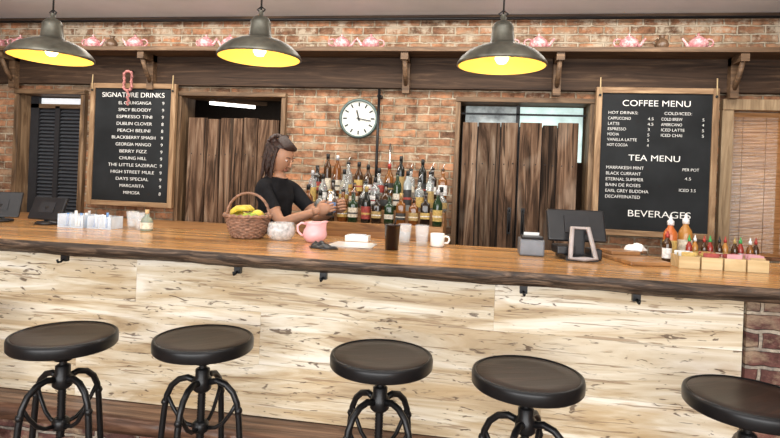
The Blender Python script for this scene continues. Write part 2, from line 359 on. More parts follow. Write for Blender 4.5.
text('PER POT',x1-.20,z1-.60,.024,e,Y,'LEFT',.12); text('4.5',x1-.18,z1-.67,.024,e,Y,'LEFT',.045); text('ICED 3.5',x1-.22,z1-.76,.024,e,Y,'LEFT',.12)
text('BEVERAGES',cx+.05,z1-.97,.055,e,Y,'CENTER',.46)
q=MB(); bd=plain('pink_beads',(.42,.16,.15),.4,var=.5,scale=60); 
for k in range(34):
    a=2*math.pi*k/34; q.ball((-3.13+.045*math.sin(a)+.01*math.sin(3*a),4.45,2.19+.085*math.cos(a)),.011+.004*(k%3==0),bd,seg=8)
for k in range(8): q.ball((-3.13+.008*(k%3),4.45,2.09-.016*k),.012,bd,seg=8)
q.tube([(-3.13,4.53,2.29),(-3.13,4.45,2.28)],.004,blackM); q.done('bead_garland')
# ---------------------------------------------------------------- clock
ck=empty('wall_clock',(-1.01,4.6,1.91))
RX=Matrix.Rotation(math.radians(90),3,'X')
MB().lathe([(.165,0),(.172,.02),(.172,.045),(.155,.055),(.15,.045),(.15,.03)],plain('clock_rim',(.11,.15,.14),.35,.5),R=RX,seg=48,cap=True).done('rim',ck)
MB().lathe([(0,.032),(.151,.032)],plain('clock_face',(.70,.72,.66),.4,var=.05),R=RX,seg=48,cap=False).done('dial',ck)
q=MB()
for k in range(12):
    a=k*math.pi/6; R=Matrix.Rotation(-a,3,'Y'); 
    q.box(-.006,.006,-.037,-.034,.105,.138,blackPl,R,Vector((0,0,0)))
for a,l,w in((math.radians(-15),.075,.006),(math.radians(100),.11,.004)):
    q.box(-w,w,-.041,-.038,-.02,l,blackPl,Matrix.Rotation(a,3,'Y'),Vector((0,0,0)))
q.lathe([(.01,.033),(.01,.044),(0,.044)],blackPl,R=RX); q.done('hands_and_numerals',ck)
q=MB(); q.tube([(-.83,4.52,1.0),(-.83,4.52,2.16)],.012,blackM); q.tube([(-.72,4.54,1.2),(-.72,4.54,1.7)],.008,steelM); 
for z in(1.2,2.1): q.box(-.85,-.81,4.53,4.6,z-.01,z+.01,blackM)
q.done('wall_pipe')
# ---------------------------------------------------------------- teapots
def teapot(name,loc,rot,mat,s=1,mat2=None):
    e=empty(name,loc,(0,0,rot)); mat2=mat2 or mat
    MB().lathe([(.035,0),(.04,.005),(.062,.02),(.075,.045),(.072,.07),(.055,.09),(.035,.1),(.033,.1)],mat,seg=24).done('body',e,scale=s)
    MB().lathe([(.036,.098),(.034,.104),(.02,.113),(.006,.117),(.006,.121),(.012,.128),(.008,.136),(0,.138)],mat2,seg=20).done('lid',e,scale=s)
    MB().tube([(.06,0,.03),(.09,0,.045),(.105,0,.07),(.125,0,.095)],[.018,.014,.010,.008],mat,seg=10).done('spout',e,scale=s)
    MB().tube([(-.055,0,.085),(-.085,0,.095),(-.11,0,.085),(-.118,0,.062),(-.105,0,.04),(-.068,0,.03)],.0065,mat2,seg=8).done('handle',e,scale=s)
    return e
tx=[(-4.47,0),(-4.22,1),(-3.47,1),(-3.05,0),(-2.37,1),(-2.15,0),(-1.15,1),(-.90,0),(.20,0),(.46,1),(1.14,1),(1.64,0)]
for x,fl in tx: teapot('pink_teapot',(x,4.42,2.468),math.pi*(0 if fl else 1)+rnd(-.3,.3),pinkM,.96)
def darkpot(x):
    q=MB(); q.lathe([(.03,0),(.045,.02),(.05,.05),(.035,.08),(.02,.09),(.02,.11),(.028,.118),(0,.12)],brownCer,seg=20); q.tube([(-.04,0,.03),(-.07,0,.06),(-.03,0,.09)],.006,brownCer)
    q.done('brown_ceramic_jug',loc=(x,4.42,2.468))
darkpot(1.38); darkpot(-3.28)
# ---------------------------------------------------------------- pendants
def pendant(x,y,z):
    e=empty('pendant_lamp',(x,y,z))
    MB().lathe([(.196,0),(.203,.004),(.201,.014),(.188,.034),(.155,.064),(.11,.086),(.065,.10),(.054,.112),(.048,.17),(.05,.178),(.035,.20),(.012,.212),(.012,.235)],galv,seg=48,cap=False).done('shade',e)
    MB().lathe([(.195,.002),(.183,.030),(.15,.059),(.10,.082),(.05,.094),(0,.096)],shadeIn,seg=48,cap=False).done('shade_lining',e)
    MB().lathe([(0,.012),(.02,.016),(.032,.035),(.03,.055),(.016,.072),(.014,.092)],bulbM,seg=20).done('bulb',e)
    q=MB(); q.tube([(0,0,.23),(0,0,H-z-.02)],.0045,cordM,seg=6); q.lathe([(.05,H-z-.025),(.055,H-z-.001)],blackM); q.tube([(.0,.0,.22),(.02,0,.24),(0,0,.255),(-.02,0,.24),(0,0,.22)],.004,blackM,seg=6); q.done('cord_and_canopy',e)
    l=bpy.data.lights.new('pendant_light','POINT'); l.energy=3.4; l.color=(1,.76,.42); l.shadow_soft_size=.03
    lo=bpy.data.objects.new('pendant_light',l); C.collection.objects.link(lo); lo.parent=e; lo.location=(0,0,-.015)
for x,z in((-2.20,1.95),(-1.06,1.955),(.10,1.925)): pendant(x,2.5,z)
# ---------------------------------------------------------------- bar counter
bar=empty('bar_counter')
def top(name,xa,xb,yf,yb,zt,th,amp):
    q=MB(); it=q.mi(topM); ie=q.mi(edgeM); n=int((xb-xa)/.035); prev=None
    for i in range(n+1):
        x=xa+(xb-xa)*i/n; f=lambda s:noise.noise(Vector((x*s,s,3.1)))
        d1=amp*(f(1.3)+.5*f(4)+.25*f(12)); d2=amp*(.8*f(2.1)+.7*f(9)); d3=amp*(f(3.2)+.6*f(14))
        pr=[(yb,zt),(yf+.10,zt),(yf+d1,zt-.003),(yf-.008+d1+.4*d2,zt-th*.35),(yf+.006+d2,zt-th*.7),(yf+.03+d3,zt-th+.3*d2),(yb,zt-th)]
        row=[q.bm.verts.new((x,y,z)) for y,z in pr]
        if prev:
            for k in range(7):
                k2=(k+1)%7
                q.face([prev[k],prev[k2],row[k2],row[k]],it if k in(0,1) else ie,k in(2,3,4))
        else: q.face(row[::-1],ie)
        prev=row
    q.face(prev,ie); return q.done(name,bar)
top('live_edge_top',XL+.01,XR-.01,2.07,2.80,1.07,.062,.022)
for xa,xb,za,zb in((XL+.02,-1.79,.335,.56),(-1.79,.30,.335,.56),(.30,1.035,.335,.56),(XL+.02,-2.6,.56,.79),(-2.6,-.9,.56,.79),(-.9,1.035,.56,.79),(XL+.02,-1.5,.79,1.008),(-1.5,.1,.79,1.008),(.1,1.035,.79,1.008)):
    MB().box(xa+.0002,xb-.0002,2.25+rnd(0,.0008),2.275,za+.0003,zb-.0003,panelM).done('front_board',bar,bevel=.0006)
MB().box(XL+.02,1.03,2.276,2.36,.0,1.005,darkwood).box(XL+.02,XR-.02,2.70,2.75,.0,1.005,darkwood).done('carcass',bar)
MB().box(1.04,XR-.02,2.235,2.36,0,1.005,brickP).done('brick_pier',bar)
q=MB()
for hx in(-1.75,-.95,-.585,.20,.605,-2.4):
    q.box(hx-.014,hx+.014,2.10,2.12,.98,1.012,blackM); q.tube([(hx,2.105,.99),(hx,2.085,.98),(hx,2.07,.98),(hx,2.065,.992)],.005,blackM,seg=6)
q.done('purse_hooks',bar)
st=empty('foot_rest_step')
q=MB(); it=q.mi(stepM); prev=None; n=90
for i in range(n+1):
    x=XL+.02+(1.03-XL-.02)*i/n; a=.018*noise.noise(Vector((x*2,5,1)))+.01*noise.noise(Vector((x*8,5,1))); b_=.015*noise.noise(Vector((x*3,9,1)))
    row=[q.bm.verts.new(p) for p in((x,2.25,.333),(x,2.12+a,.333),(x,2.095+a,.315),(x,2.10+b_,.265),(x,2.25,.26))]
    if prev:
        for k in range(5): q.face([prev[k],prev[(k+1)%5],row[(k+1)%5],row[k]],it,k in(1,2))
    else: q.face(row[::-1],it)
    prev=row
q.face(prev,it); q.done('beam',st)
MB().box(XL+.02,1.03,2.17,2.249,0,.26,brickP).done('brick_riser',st)
# ---------------------------------------------------------------- stools
def stool(x,y,rot):
    e=empty('bar_stool',(x,y,0),(0,0,rot)); e.scale=(1,1,1.035)
    MB().lathe([(0,.742),(.12,.744),(.163,.748),(.170,.746),(.172,.738)],seatM,seg=56,cap=False).done('seat',e)
    MB().lathe([(.166,.746),(.172,.751),(.179,.748),(.182,.738),(.181,.712),(.176,.706),(.16,.706),(0,.706)],blackM,seg=56,cap=False).done('seat_rim',e)
    q=MB(); q.lathe([(.085,.69),(.085,.706)],blackM,seg=24); q.lathe([(.03,.655),(.035,.69)],blackM,seg=20)
    prof=[]; z=.38
    while z<.69: prof+= [(.0155,z),(.0125,z+.005)]; z+=.01
    q.lathe(prof,blackM,seg=16); q.done('screw_column',e)
    q=MB(); q.lathe([(.024,.555),(.034,.565),(.034,.60),(.026,.61),(.026,.635),(.018,.64)],blackM,seg=20); q.lathe([(.026,.41),(.03,.415),(.03,.44),(.02,.45)],blackM,seg=20); q.done('hub',e)
    q=MB()
    for k in range(4):
        a=math.radians(45+90*k); c,s=math.cos(a),math.sin(a)
        P=[(.028,.59),(.06,.598),(.095,.588),(.125,.562),(.143,.525),(.152,.47),(.162,.36),(.176,.2),(.192,.012)]
        q.tube([(r*c,r*s,z) for r,z in P],.0115,blackM,seg=10)
        P=[(.027,.425),(.06,.43),(.09,.45),(.12,.49),(.143,.53)]
        q.tube([(r*c,r*s,z) for r,z in P],.0075,blackM,seg=8)
        q.lathe([(.018,0),(.018,.012),(.012,.02)],blackM,c=(.192*c,.192*s,0),seg=12)
        q.ball((.150*c,.150*s,.50),.015,blackM,seg=8)
    q.done('legs',e)
    q=MB(); q.tube([(.178*math.cos(2*math.pi*k/40),.178*math.sin(2*math.pi*k/40),.19) for k in range(40)],.009,blackM,cyc=True); q.done('foot_ring',e)
for x,y,r_ in((-2.17,1.93,.3),(-1.475,1.79,.5),(-.975,1.89,.75),(-.30,1.885,.15),(.197,1.83,.35),(.856,1.81,.6)): stool(x,y,r_)
# ---------------------------------------------------------------- back bar
bb=empty('back_bar_cabinet')
cabM=wood('back_bar_wood',[(.3,(.16,.07,.03)),(.55,(.36,.18,.07)),(.75,(.55,.30,.13))],(1.5,16,16),.4,.2)
MB().box(XL+.05,-.30+.1,4.02,4.59,0,.90,darkwood).box(XL+.05,-.18,3.98,4.59,.90,.94,cabM).done('counter',bb,bevel=.004)
def glass(name,c,tr=.6,rough=.06): return plain(name,c,rough,var=.1,trans=tr)
gl=[glass('glass_green',(.02,.05,.02),.3),glass('glass_brown',(.07,.03,.010),.3),glass('glass_clear',(.70,.75,.75),.75),glass('glass_amber',(.33,.13,.03),.5),glass('glass_black',(.012,.014,.012),.1),glass('glass_black_rum',(.02,.012,.008),.1),glass('glass_whiskey',(.26,.09,.02),.45),glass('glass_frost',(.55,.61,.63),.5)]
lb=[plain('label_%s'%n,c,.6,var=.35,scale=70) for n,c in dict(cream=(.66,.60,.48),white=(.72,.72,.70),red=(.32,.05,.04),yellow=(.5,.34,.1),black=(.03,.03,.03),gold=(.38,.26,.1),cream2=(.6,.55,.46)).items()]
cp=[plain('cap_%s'%n,c,.4,.2) for n,c in dict(black=(.02,.02,.02),red=(.35,.04,.03),gold=(.4,.28,.1),silver=(.5,.5,.52),white=(.8,.8,.8)).items()]
cpb=[cp[0],cp[0],cp[0],cp[1],cp[2],cp[3]]
def bottle(parent,x,y,z,kind,g,l,c,hs=1,nm='bottle'):
    q=MB()
    P={'wine':[(.034,0),(.037,.006),(.037,.17),(.034,.19),(.017,.225),(.0135,.24),(.0135,.295)],
       'spirit':[(.036,0),(.039,.006),(.039,.16),(.036,.175),(.020,.195),(.0145,.205),(.0145,.26)],
       'square':[(.033,0),(.036,.006),(.036,.14),(.032,.158),(.016,.17),(.0145,.18),(.0145,.23)],
       'round':[(.034,0),(.045,.02),(.05,.06),(.045,.105),(.022,.14),(.0145,.155),(.0145,.22)],
       'tall':[(.029,0),(.031,.006),(.033,.2),(.029,.225),(.0145,.25),(.013,.26),(.013,.31)]}[kind]
    P=[(r,zz*hs) for r,zz in P]; sq=5 if kind=='square' else 0
    q.lathe(P,g,c=(x,y,z),seg=20,sq=sq)
    R=P[2][0]+.0008; 
    if kind=='round': q.lathe([(.0478,.035*hs),(.0508,.06*hs),(.0475,.09*hs)],l,c=(x,y,z),seg=20,cap=False)
    else:
        a=rnd(.03,.05)*hs; b_=P[2][1]*rnd(.55,.85); q.lathe([(R,a),(R,b_)],l,c=(x,y,z),seg=20,sq=sq,cap=False)
        q.lathe([(R+.0004,a+(b_-a)*.35),(R+.0004,a+(b_-a)*.5)],random.choice(lb),c=(x,y,z),seg=20,sq=sq,cap=False)
    t=P[-1][1]; rn=P[-1][0]
    if random.random()<.4:
        q.lathe([(rn+.002,t-.01),(rn+.002,t+.008)],cp[0],c=(x,y,z),seg=12); q.tube([(x,y,z+t),(x,y,z+t+.025),(x+.012,y-.005,z+t+.05)],.004,steelM,seg=6)
    else: q.lathe([(rn+.0015,t-.035),(rn+.0015,t+.004),(rn*.8,t+.007)],c,c=(x,y,z),seg=14)
    return q.done(nm,parent)
lbt=empty('liquor_bottle_collection')
q=MB(); q.box(-1.36,-.22,4.06,4.20,.941,1.05,cabM); q.box(-1.36,-.22,4.20,4.33,.941,1.15,cabM); q.box(-1.36,-.22,4.33,4.47,.941,1.25,cabM); q.done('stepped_riser',lbt,bevel=.003)
kinds=['wine','spirit','square','round','tall','wine','tall']
for row,(y,z,xa,xb,n) in enumerate(((4.13,1.05,-1.30,-.27,12),(4.265,1.15,-1.31,-.26,13),(4.40,1.25,-1.31,-.25,13))):
    for i in range(n):
        x=xa+(xb-xa)*i/(n-1)+rnd(-.006,.006); k=random.choice(kinds if row else ['spirit','square','wine','spirit','wine'])
        bottle(lbt,x,y+rnd(-.01,.01),z,k,random.choice(gl),random.choice(lb),random.choice(cpb),rnd(.85,1.08))
# ---------------------------------------------------------------- items on the bar
ZT=1.0705
woodL=wood('pine_tray',[(.3,(.42,.29,.13)),(.55,(.60,.44,.23)),(.75,(.72,.56,.33))],(2,14,14),.5,.1)
clearP=plain('clear_plastic',(.9,.95,1),.05,alpha=.22,var=.02)
wk=plain('wicker',(.26,.14,.09),.7,var=.5,scale=60,bump=.3)
e=empty('fruit_basket',(-1.12,2.58,ZT))
q=MB(); nr=13
for i in range(nr):
    t=i/(nr-1); R=.072+.036*t**.7; z=.008+.100*t
    q.tube([((R+.004*math.sin(12*a+math.pi*i))*math.cos(a),(R+.004*math.sin(12*a+math.pi*i))*math.sin(a),z) for a in [2*math.pi*k/72 for k in range(72)]],.0052,wk,seg=5,cyc=True)
for k in range(24):
    a=2*math.pi*k/24; q.tube([((.072+.036*t**.7)*math.cos(a),(.072+.036*t**.7)*math.sin(a),.005+.107*t) for t in(0,.2,.5,1)],.004,wk,seg=5)
q.lathe([(0,.004),(.072,.004),(.072,.010),(0,.010)],wk)
q.done('woven_body',e)
q=MB()
for off in(0,.35): q.tube([((.112)*math.cos(a),.006*math.sin(a*14+off*9),.11+.115*math.sin(a)) for a in [math.pi*k/30 for k in range(31)]],.006,wk,seg=6)
q.tube([(.115*math.cos(a),.115*math.sin(a),.113+.004*math.sin(a*20)) for a in [2*math.pi*k/60 for k in range(60)]],.009,wk,seg=6,cyc=True)
q.done('handle_and_rim',e)
ban=plain('banana',(.66,.50,.07),.45,var=.15); apl=plain('green_apple',(.33,.46,.06),.3,var=.2); lem=plain('lemon',(.7,.55,.07),.4); org=plain('orange',(.7,.3,.04),.45)
q=MB()
for j,o in enumerate((-.028,-.005,.02)):
    q.tube([(-.080+.01*j,o,.10),(-.068,o*1.2,.13),(-.04,o*1.4,.148),(-.005,o*1.5,.15),(.02,o*1.4,.14)],[.006,.014,.016,.014,.005],ban,seg=8)
q.done('bananas',e)
q=MB()
for p,mt in(((-.04,-.05,.09),apl),((.02,-.06,.10),apl),((.05,0,.115),lem),((0,.04,.10),apl),((.045,-.04,.10),apl),((-.05,.04,.1),lem),((.02,0,.09),org),((.04,.05,.1),apl)): q.ball(p,(.032,.032,.029),mt,seg=14)
q.done('fruit',e)
e=empty('cut_glass_bowl',(-.935,2.56,ZT))
cut=plain('cut_glass',(.80,.84,.86),.05,alpha=.4,var=.4,scale=60)
def fac(v):
    a=math.atan2(v.y,v.x); k=1+.045*math.cos(10*a+v.z*90); return Vector((v.x*k,v.y*k,v.z))
MB().lathe([(.035,0),(.055,.01),(.066,.03),(.068,.055),(.062,.078),(.058,.088),(.054,.088),(.06,.06),(.058,.03),(.04,.012),(0,.010)],cut,seg=40,fn=fac).done('bowl',e)
q=MB(); mint=plain('wrapped_mint',(.45,.38,.36),.5,var=.4)
for k in range(14): q.ball((rnd(-.035,.035),rnd(-.035,.035),rnd(.024,.06)),.014,mint,seg=8)
q.done('candies',e)
e=empty('pink_pitcher',(-.765,2.57,ZT),(0,0,.25))
def pit(v):
    if v.z>.075 and v.x>.03: return Vector((v.x*1.22,v.y*.75,v.z+.006))
    return v
MB().lathe([(.036,0),(.042,.004),(.055,.02),(.060,.04),(.055,.06),(.045,.075),(.046,.088),(.053,.098),(.050,.098),(.042,.085),(.041,.075),(.052,.055),(.055,.04),(.05,.02),(0,.01)],palePink,seg=28,fn=pit).done('body',e)
MB().tube([(-.044,0,.088),(-.068,0,.092),(-.086,0,.078),(-.084,0,.052),(-.068,0,.034),(-.054,0,.03)],.006,palePink).done('handle',e)
def tumbler(name,loc,liq,h=.135,r=.04,fill=.75):
    e=empty(name,loc)
    MB().lathe([(r*.8,0),(r,h),(r-.003,h),(r*.8-.003,.008),(0,.008)],clearP,cap=True).done('glass',e)
    if liq: MB().lathe([(0,.009),(r*.8-.0035,.009),((r*.8-.0035)+(r*.2)*fill,h*fill),(0,h*fill)],liq,cap=False).done('drink',e)
e=empty('iced_coffee_glass',(-.365,2.46,ZT))
MB().lathe([(.030,0),(.037,.112),(.0385,.112),(.0385,.116),(.0,.118)],plain('dark_drink_glass',(.018,.010,.008),.1,var=.1,spec=.4)).done('glass',e)
MB().tube([(.01,0,.115),(.018,.004,.15)],.003,blackPl,seg=6).done('straw',e)
icem=plain('ice_water',(.75,.82,.86),.1,alpha=.5)
tumbler('plastic_cup',(-.25,2.70,ZT),None,.10,.036); tumbler('plastic_cup',(-.34,2.72,ZT),icem,.10,.036,.6)
tumbler('plastic_cup',(-1.76,2.66,ZT),None,.09,.033); tumbler('plastic_cup',(-1.85,2.72,ZT),icem,.09,.033,.4)
e=empty('coffee_mug',(-.17,2.68,ZT))
MB().lathe([(.030,0),(.034,.006),(.036,.065),(.032,.065),(.030,.01),(0,.01)],whiteM).done('cup',e)
MB().tube([(.034,0,.052),(.054,0,.05),(.059,0,.036),(.052,0,.02),(.033,0,.018)],.005,whiteM).done('handle',e)
q=MB()
for k in range(5): 
    c=Vector((-.56,2.52,ZT)); q.box(-.66+rnd(-.02,.02),-.46+rnd(-.02,.02),2.44,2.62,ZT+.001*k,ZT+.001*k+.0008,whiteM,Matrix.Rotation(rnd(-.2,.2),3,'Z'),c)
q.done('paper_menus')
binM=plain('bin_white_plastic',(.62,.70,.80),.3)
q=MB(); q.box(-.64,-.52,2.68,2.75,ZT,ZT+.03,whiteM); q.box(-.62,-.54,2.69,2.74,ZT+.03,ZT+.034,binM); q.done('napkin_dispenser',bevel=.006)
e=empty('folded_black_cloth',(-.665,2.36,ZT),(0,0,-.25))
def cl(v): return Vector((v.x*(1+.12*math.sin(5*v.y)),v.y*(1+.15*math.sin(7*v.x)),max(v.z,-.0)*(1+.3*math.sin(9*v.x))))
q=MB(); q.ball((0,0,0),(.07,.035,.018),blackPl,seg=28,fn=cl); q.ball((-.02,.008,.008),(.045,.022,.02),blackPl,seg=24,fn=cl); q.done('cloth',e)
def tablet(name,loc,rot,w=.21,h=.15):
    e=empty(name,loc,(0,0,rot)); R=Matrix.Rotation(math.radians(-22),3,'X'); c=Vector((0,0,.09))
    MB().box(-w/2,w/2,-.009,.009,.02,.02+h,blackPl,R,c).done('tablet',e,bevel=.006)
    q=MB(); q.box(-w/2+.01,w/2-.01,.0095,.0105,.03,.01+h,plain('dark_screen',(.01,.01,.012),.1),R,c)
    q.box(-w/2+.06,w/2-.06,-.012,-.008,.06,.12,frM,R,c); q.done('screen',e)
    q=MB(); q.lathe([(.06,0),(.065,.006),(.06,.014),(.02,.018),(.016,.1)],blackPl,seg=24); q.done('stand',e)
tablet('pos_tablet',(-2.32,2.66,ZT),-.1,.22,.13); tablet('pos_tablet',(-2.62,2.66,ZT),.4,.20,.15)
blu=plain('blue_plastic',(.12,.25,.5),.4)
def bin_(x,y,w,d,h,items):
    e=empty('bar_caddy',(x,y,ZT)); q=MB(); t=.003
    q.box(-w/2,w/2,-d/2,d/2,0,t,binM); q.box(-w/2,w/2,-d/2,-d/2+t,t,h,clearP); q.box(-w/2,w/2,d/2-t,d/2,t,h,clearP); q.box(-w/2,-w/2+t,-d/2,d/2,t,h,binM); q.box(w/2-t,w/2,-d/2,d/2,t,h,binM); q.box(-.002,.002,-d/2,d/2,t,h,binM); q.done('box',e)
    q=MB()
    for k in range(items):
        px,py=rnd(-w/2+.015,w/2-.015),rnd(-d/2+.015,d/2-.015); q.tube([(px,py,.004),(px+rnd(-.01,.01),py+rnd(-.01,.01),h+rnd(-.02,.02))],.007,random.choice([whiteM,blu,binM,binM,cp[3]]),seg=6)
    q.done('straws_and_stirrers',e)
bin_(-2.11,2.62,.15,.10,.07,18); bin_(-1.95,2.63,.14,.10,.065,18)
e=empty('corked_bottle',(-1.70,2.62,ZT))
MB().lathe([(.028,0),(.031,.006),(.031,.05),(.024,.066),(.011,.078),(.011,.09)],glass('glass_seafoam',(.5,.6,.5),.6)).done('bottle',e)
MB().lathe([(.0095,.085),(.011,.112)],plain('cork',(.55,.38,.2),.9)).done('cork',e)
MB().lathe([(.0316,.012),(.0316,.045)],lb[0],cap=False).done('label',e)
e=empty('pos_terminal',(.465,2.54,ZT),(0,0,.12))
R=Matrix.Rotation(math.radians(-24),3,'X'); c=Vector((0,0,.1))
MB().box(-.13,.13,-.013,.013,.075,.225,blackPl,R,c).done('display_back',e,bevel=.008)
MB().box(-.12,.12,.0135,.0145,.085,.215,plain('terminal_screen',(.02,.03,.04),.1),R,c).box(-.055,.055,-.02,-.013,.11,.19,frM,R,c).done('screen',e)
standM=plain('pale_stand_plastic',(.36,.32,.31),.35)
q=MB(); q.tube([(-.055,-.10,.012),(-.035,-.045,.14),(.035,-.045,.14),(.055,-.10,.012),(0,-.11,.012)],.011,standM,seg=8,cyc=True); q.box(-.07,.07,-.09,.08,0,.02,blackPl); q.box(-.03,.03,-.02,.02,.02,.13,blackPl); q.done('stand',e)
MB().box(-.10,-.02,-.06,.05,.022,.06,blackPl).box(.05,.10,-.05,.04,.0,.05,blackPl).done('card_reader',e,bevel=.006)
e=empty('receipt_printer',(.27,2.58,ZT)); 
q=MB(); q.box(-.055,.055,-.06,.07,0,.075,plain('gray_plastic',(.14,.15,.17),.4)); q.box(-.05,.05,-.055,.02,.075,.09,blackPl); q.done('housing',e,bevel=.008)
MB().box(-.035,.035,.0,.001,.08,.105,whiteM,Matrix.Rotation(.3,3,'X'),Vector((0,0,.08))).done('receipt',e)
MB().box(.62,.80,2.42,2.74,ZT,ZT+.018,cabM,Matrix.Rotation(.25,3,'Z'),Vector((.71,2.58,1.08))).box(.64,.78,2.62,2.74,ZT+.018,ZT+.035,cabM,Matrix.Rotation(.25,3,'Z'),Vector((.71,2.58,1.08))).done('serving_board',bevel=.004)
def nf(v): return Vector((v.x*(1+.2*math.sin(4*v.y+2)),v.y*(1+.2*math.sin(5*v.x)),max(v.z,0)*(1+.35*math.sin(6*v.x+4*v.y))))
q=MB(); q.ball((.76,2.69,ZT+.036),(.045,.04,.026),whiteM,seg=28,fn=nf); q.done('white_napkin')
def sauce(name,x,y,body,cap,h=.16,r=.028,lab=None):
    e=empty(name,(x,y,ZT))
    MB().lathe([(r*.9,0),(r,.006),(r,h*.62),(r*.9,h*.7),(r*.4,h*.82),(r*.4,h*.9)],body,seg=20).done('body',e)
    MB().lathe([(r*.5,h*.86),(r*.5,h*.96),(r*.25,h*1.0),(r*.15,h*1.1)],cap,seg=14).done('cap',e)
    if lab: MB().lathe([(r+.0006,h*.15),(r+.0006,h*.5)],lab,seg=20,cap=False).done('label',e)
ket=plain('orange_sauce',(.50,.13,.03),.25); mus=plain('honey_sauce',(.42,.19,.04),.2); redS=plain('red_sauce',(.28,.03,.02),.2)
grnC=plain('green_cap',(.05,.3,.08),.4)
sauce('sauce_bottle',.90,2.66,ket,cp[4],.19,.030,lb[3]); sauce('sauce_bottle',.972,2.68,mus,cp[4],.20,.030,lb[0]); sauce('sauce_bottle',.865,2.59,gl[1],cp[1],.13,.020,lb[1])
for i,(bd_,cc) in enumerate([(redS,grnC),(mus,cp[4]),(gl[1],cp[1]),(redS,grnC),(gl[1],cp[0]),(mus,cp[1]),(gl[1],cp[2]),(redS,grnC),(gl[3],cp[4]),(gl[1],cp[1])]):
    sauce('hot_sauce_bottle',.95+.031*i,2.572+.018*(i%2),bd_,cc,.118,.0135,lb[(i*3)%4])
e=empty('condiment_caddy',(1.03,2.48,ZT))
pk=[whiteM,lb[3],lb[2],plain('pink_packet',(.6,.3,.33),.6),plain('kraft',(.5,.35,.18),.8)]
for i in range(4):
    q=MB(); a=-.17+i*.088; w=.08
    q.box(a,a+w,-.055,.045,0,.004,woodL); q.box(a,a+w,-.055,-.051,.004,.05,woodL); q.box(a,a+w,.041,.045,.004,.05,woodL); q.box(a,a+.004,-.051,.041,.004,.05,woodL); q.box(a+w-.004,a+w,-.051,.041,.004,.05,woodL)
    for k in range(9):
        yy=-.045+k*.0095; q.box(a+.008+rnd(0,.006),a+w-.01,yy,yy+.003,.006,.056+rnd(0,.012),pk[(i+(k%5==0))%5])
    q.done('tray_%d'%(i+1),e)
# ---------------------------------------------------------------- bartender
skinM=plain('skin',(.40,.21,.13),.5,var=.06); shirtM=plain('black_tshirt',(.010,.010,.012),.9,var=.3,bump=.2,spec=.15); jeanM=plain('jeans',(.03,.04,.07),.8); hairM=plain('braided_hair',(.030,.012,.008),.55,var=.6,scale=90)
shoeM=plain('shoe_leather',(.03,.025,.02),.5)
per=empty('bartender_woman')
f=Vector((.93,-.36,0)).normalized(); rt=Vector((f.y,-f.x,0)); c=Vector((-1.31,3.42,0))
def P(df,dr,z): return c+f*df+rt*dr+Vector((0,0,z))
V=[];E=[];Rd=[]
def av(p,r,par=None):
    V.append(p); Rd.append(r); 
    if par is not None: E.append((par,len(V)-1))
    return len(V)-1
pel=av(P(-.02,0,.92),(.13,.115)); wa=av(P(-.0,0,1.06),(.102,.092),pel); chst=av(P(.02,0,1.20),(.112,.10),wa); uc=av(P(.025,0,1.29),(.095,.08),chst); nb=av(P(.025,0,1.365),(.05,.048),uc); nt_=av(P(.045,0,1.43),(.043,.043),nb)
hands={}
for sd in(1,-1):
    hp=av(P(-.02,.085*sd,.85),(.09,.09),pel); kn=av(P(.03,.09*sd,.48),(.06,.06),hp); an=av(P(0,.09*sd,.10),(.04,.04),kn); to=av(P(.13,.10*sd,.045),(.038,.036),an)
    cl_=av(P(.02,.095*sd,1.315),(.058,.056),uc); s_=av(P(.03,.15*sd,1.295),(.052,.052),cl_)
    if sd==1: el,wr=Vector((-1.17,3.20,1.095)),Vector((-.95,3.20,1.18))
    else: el,wr=Vector((-1.03,3.52,1.11)),Vector((-.86,3.36,1.19))
    sp_=V[s_]; md=av(sp_.lerp(el,.5),(.044,.044),s_); e_=av(el,(.037,.037),md); m2=av(el.lerp(wr,.4),(.035,.035),e_); w_=av(wr,(.024,.024),m2)
    hands[sd]=(el,wr)
me=bpy.data.meshes.new('bt'); me.from_pydata([tuple(v) for v in V],E,[]); ob=bpy.data.objects.new('bt',me); C.collection.objects.link(ob)
sk=ob.modifiers.new('skin','SKIN'); sk.use_smooth_shade=True
for i,r_ in enumerate(Rd): me.skin_vertices[0].data[i].radius=r_; me.skin_vertices[0].data[i].use_root=(i==0)
ss=ob.modifiers.new('ss','SUBSURF'); ss.levels=3; ss.render_levels=3
C.view_layer.update(); ev=ob.evaluated_get(C.evaluated_depsgraph_get()); bmesh_me=bpy.data.meshes.new_from_object(ev); bpy.data.objects.remove(ob)
for mt in(skinM,shirtM,jeanM,shoeM): bmesh_me.materials.append(mt)
def region(p):
    if p.z<.10: return 3
    if p.z<.97: return 2
    for sd in(1,-1):
        el,wr=hands[sd]; sh_=P(.03,.15*sd,1.295)
        ax=(el-sh_); t=(p-sh_).dot(ax)/ax.dot(ax); d=(p-(sh_+ax*max(0,min(1,t)))).length
        ax2=wr-el; t2=(p-el).dot(ax2)/ax2.dot(ax2); d2=(p-(el+ax2*max(0,min(1,t2)))).length
        if d2<.055 and t2>-.1 and (p-c).to_2d().length>.14: return 0
        if d<.06 and t>.62: return 0
    if p.z>1.375 : return 0
    return 1
for p in bmesh_me.polygons: p.material_index=region(p.center); p.use_smooth=True
vm={}
for p in bmesh_me.polygons:
    for v in p.vertices: vm.setdefault(v,set()).add(p.material_index)
nrm=[v.normal.copy() for v in bmesh_me.vertices]
for v in bmesh_me.vertices:
    k=vm.get(v.index,set())
    if 1 in k: v.co+=nrm[v.index]*(.010+.003*math.sin(v.co.z*60+v.co.x*40))
    elif 2 in k: v.co+=nrm[v.index]*.006
bo=bpy.data.objects.new('body',bmesh_me); C.collection.objects.link(bo); bo.parent=per
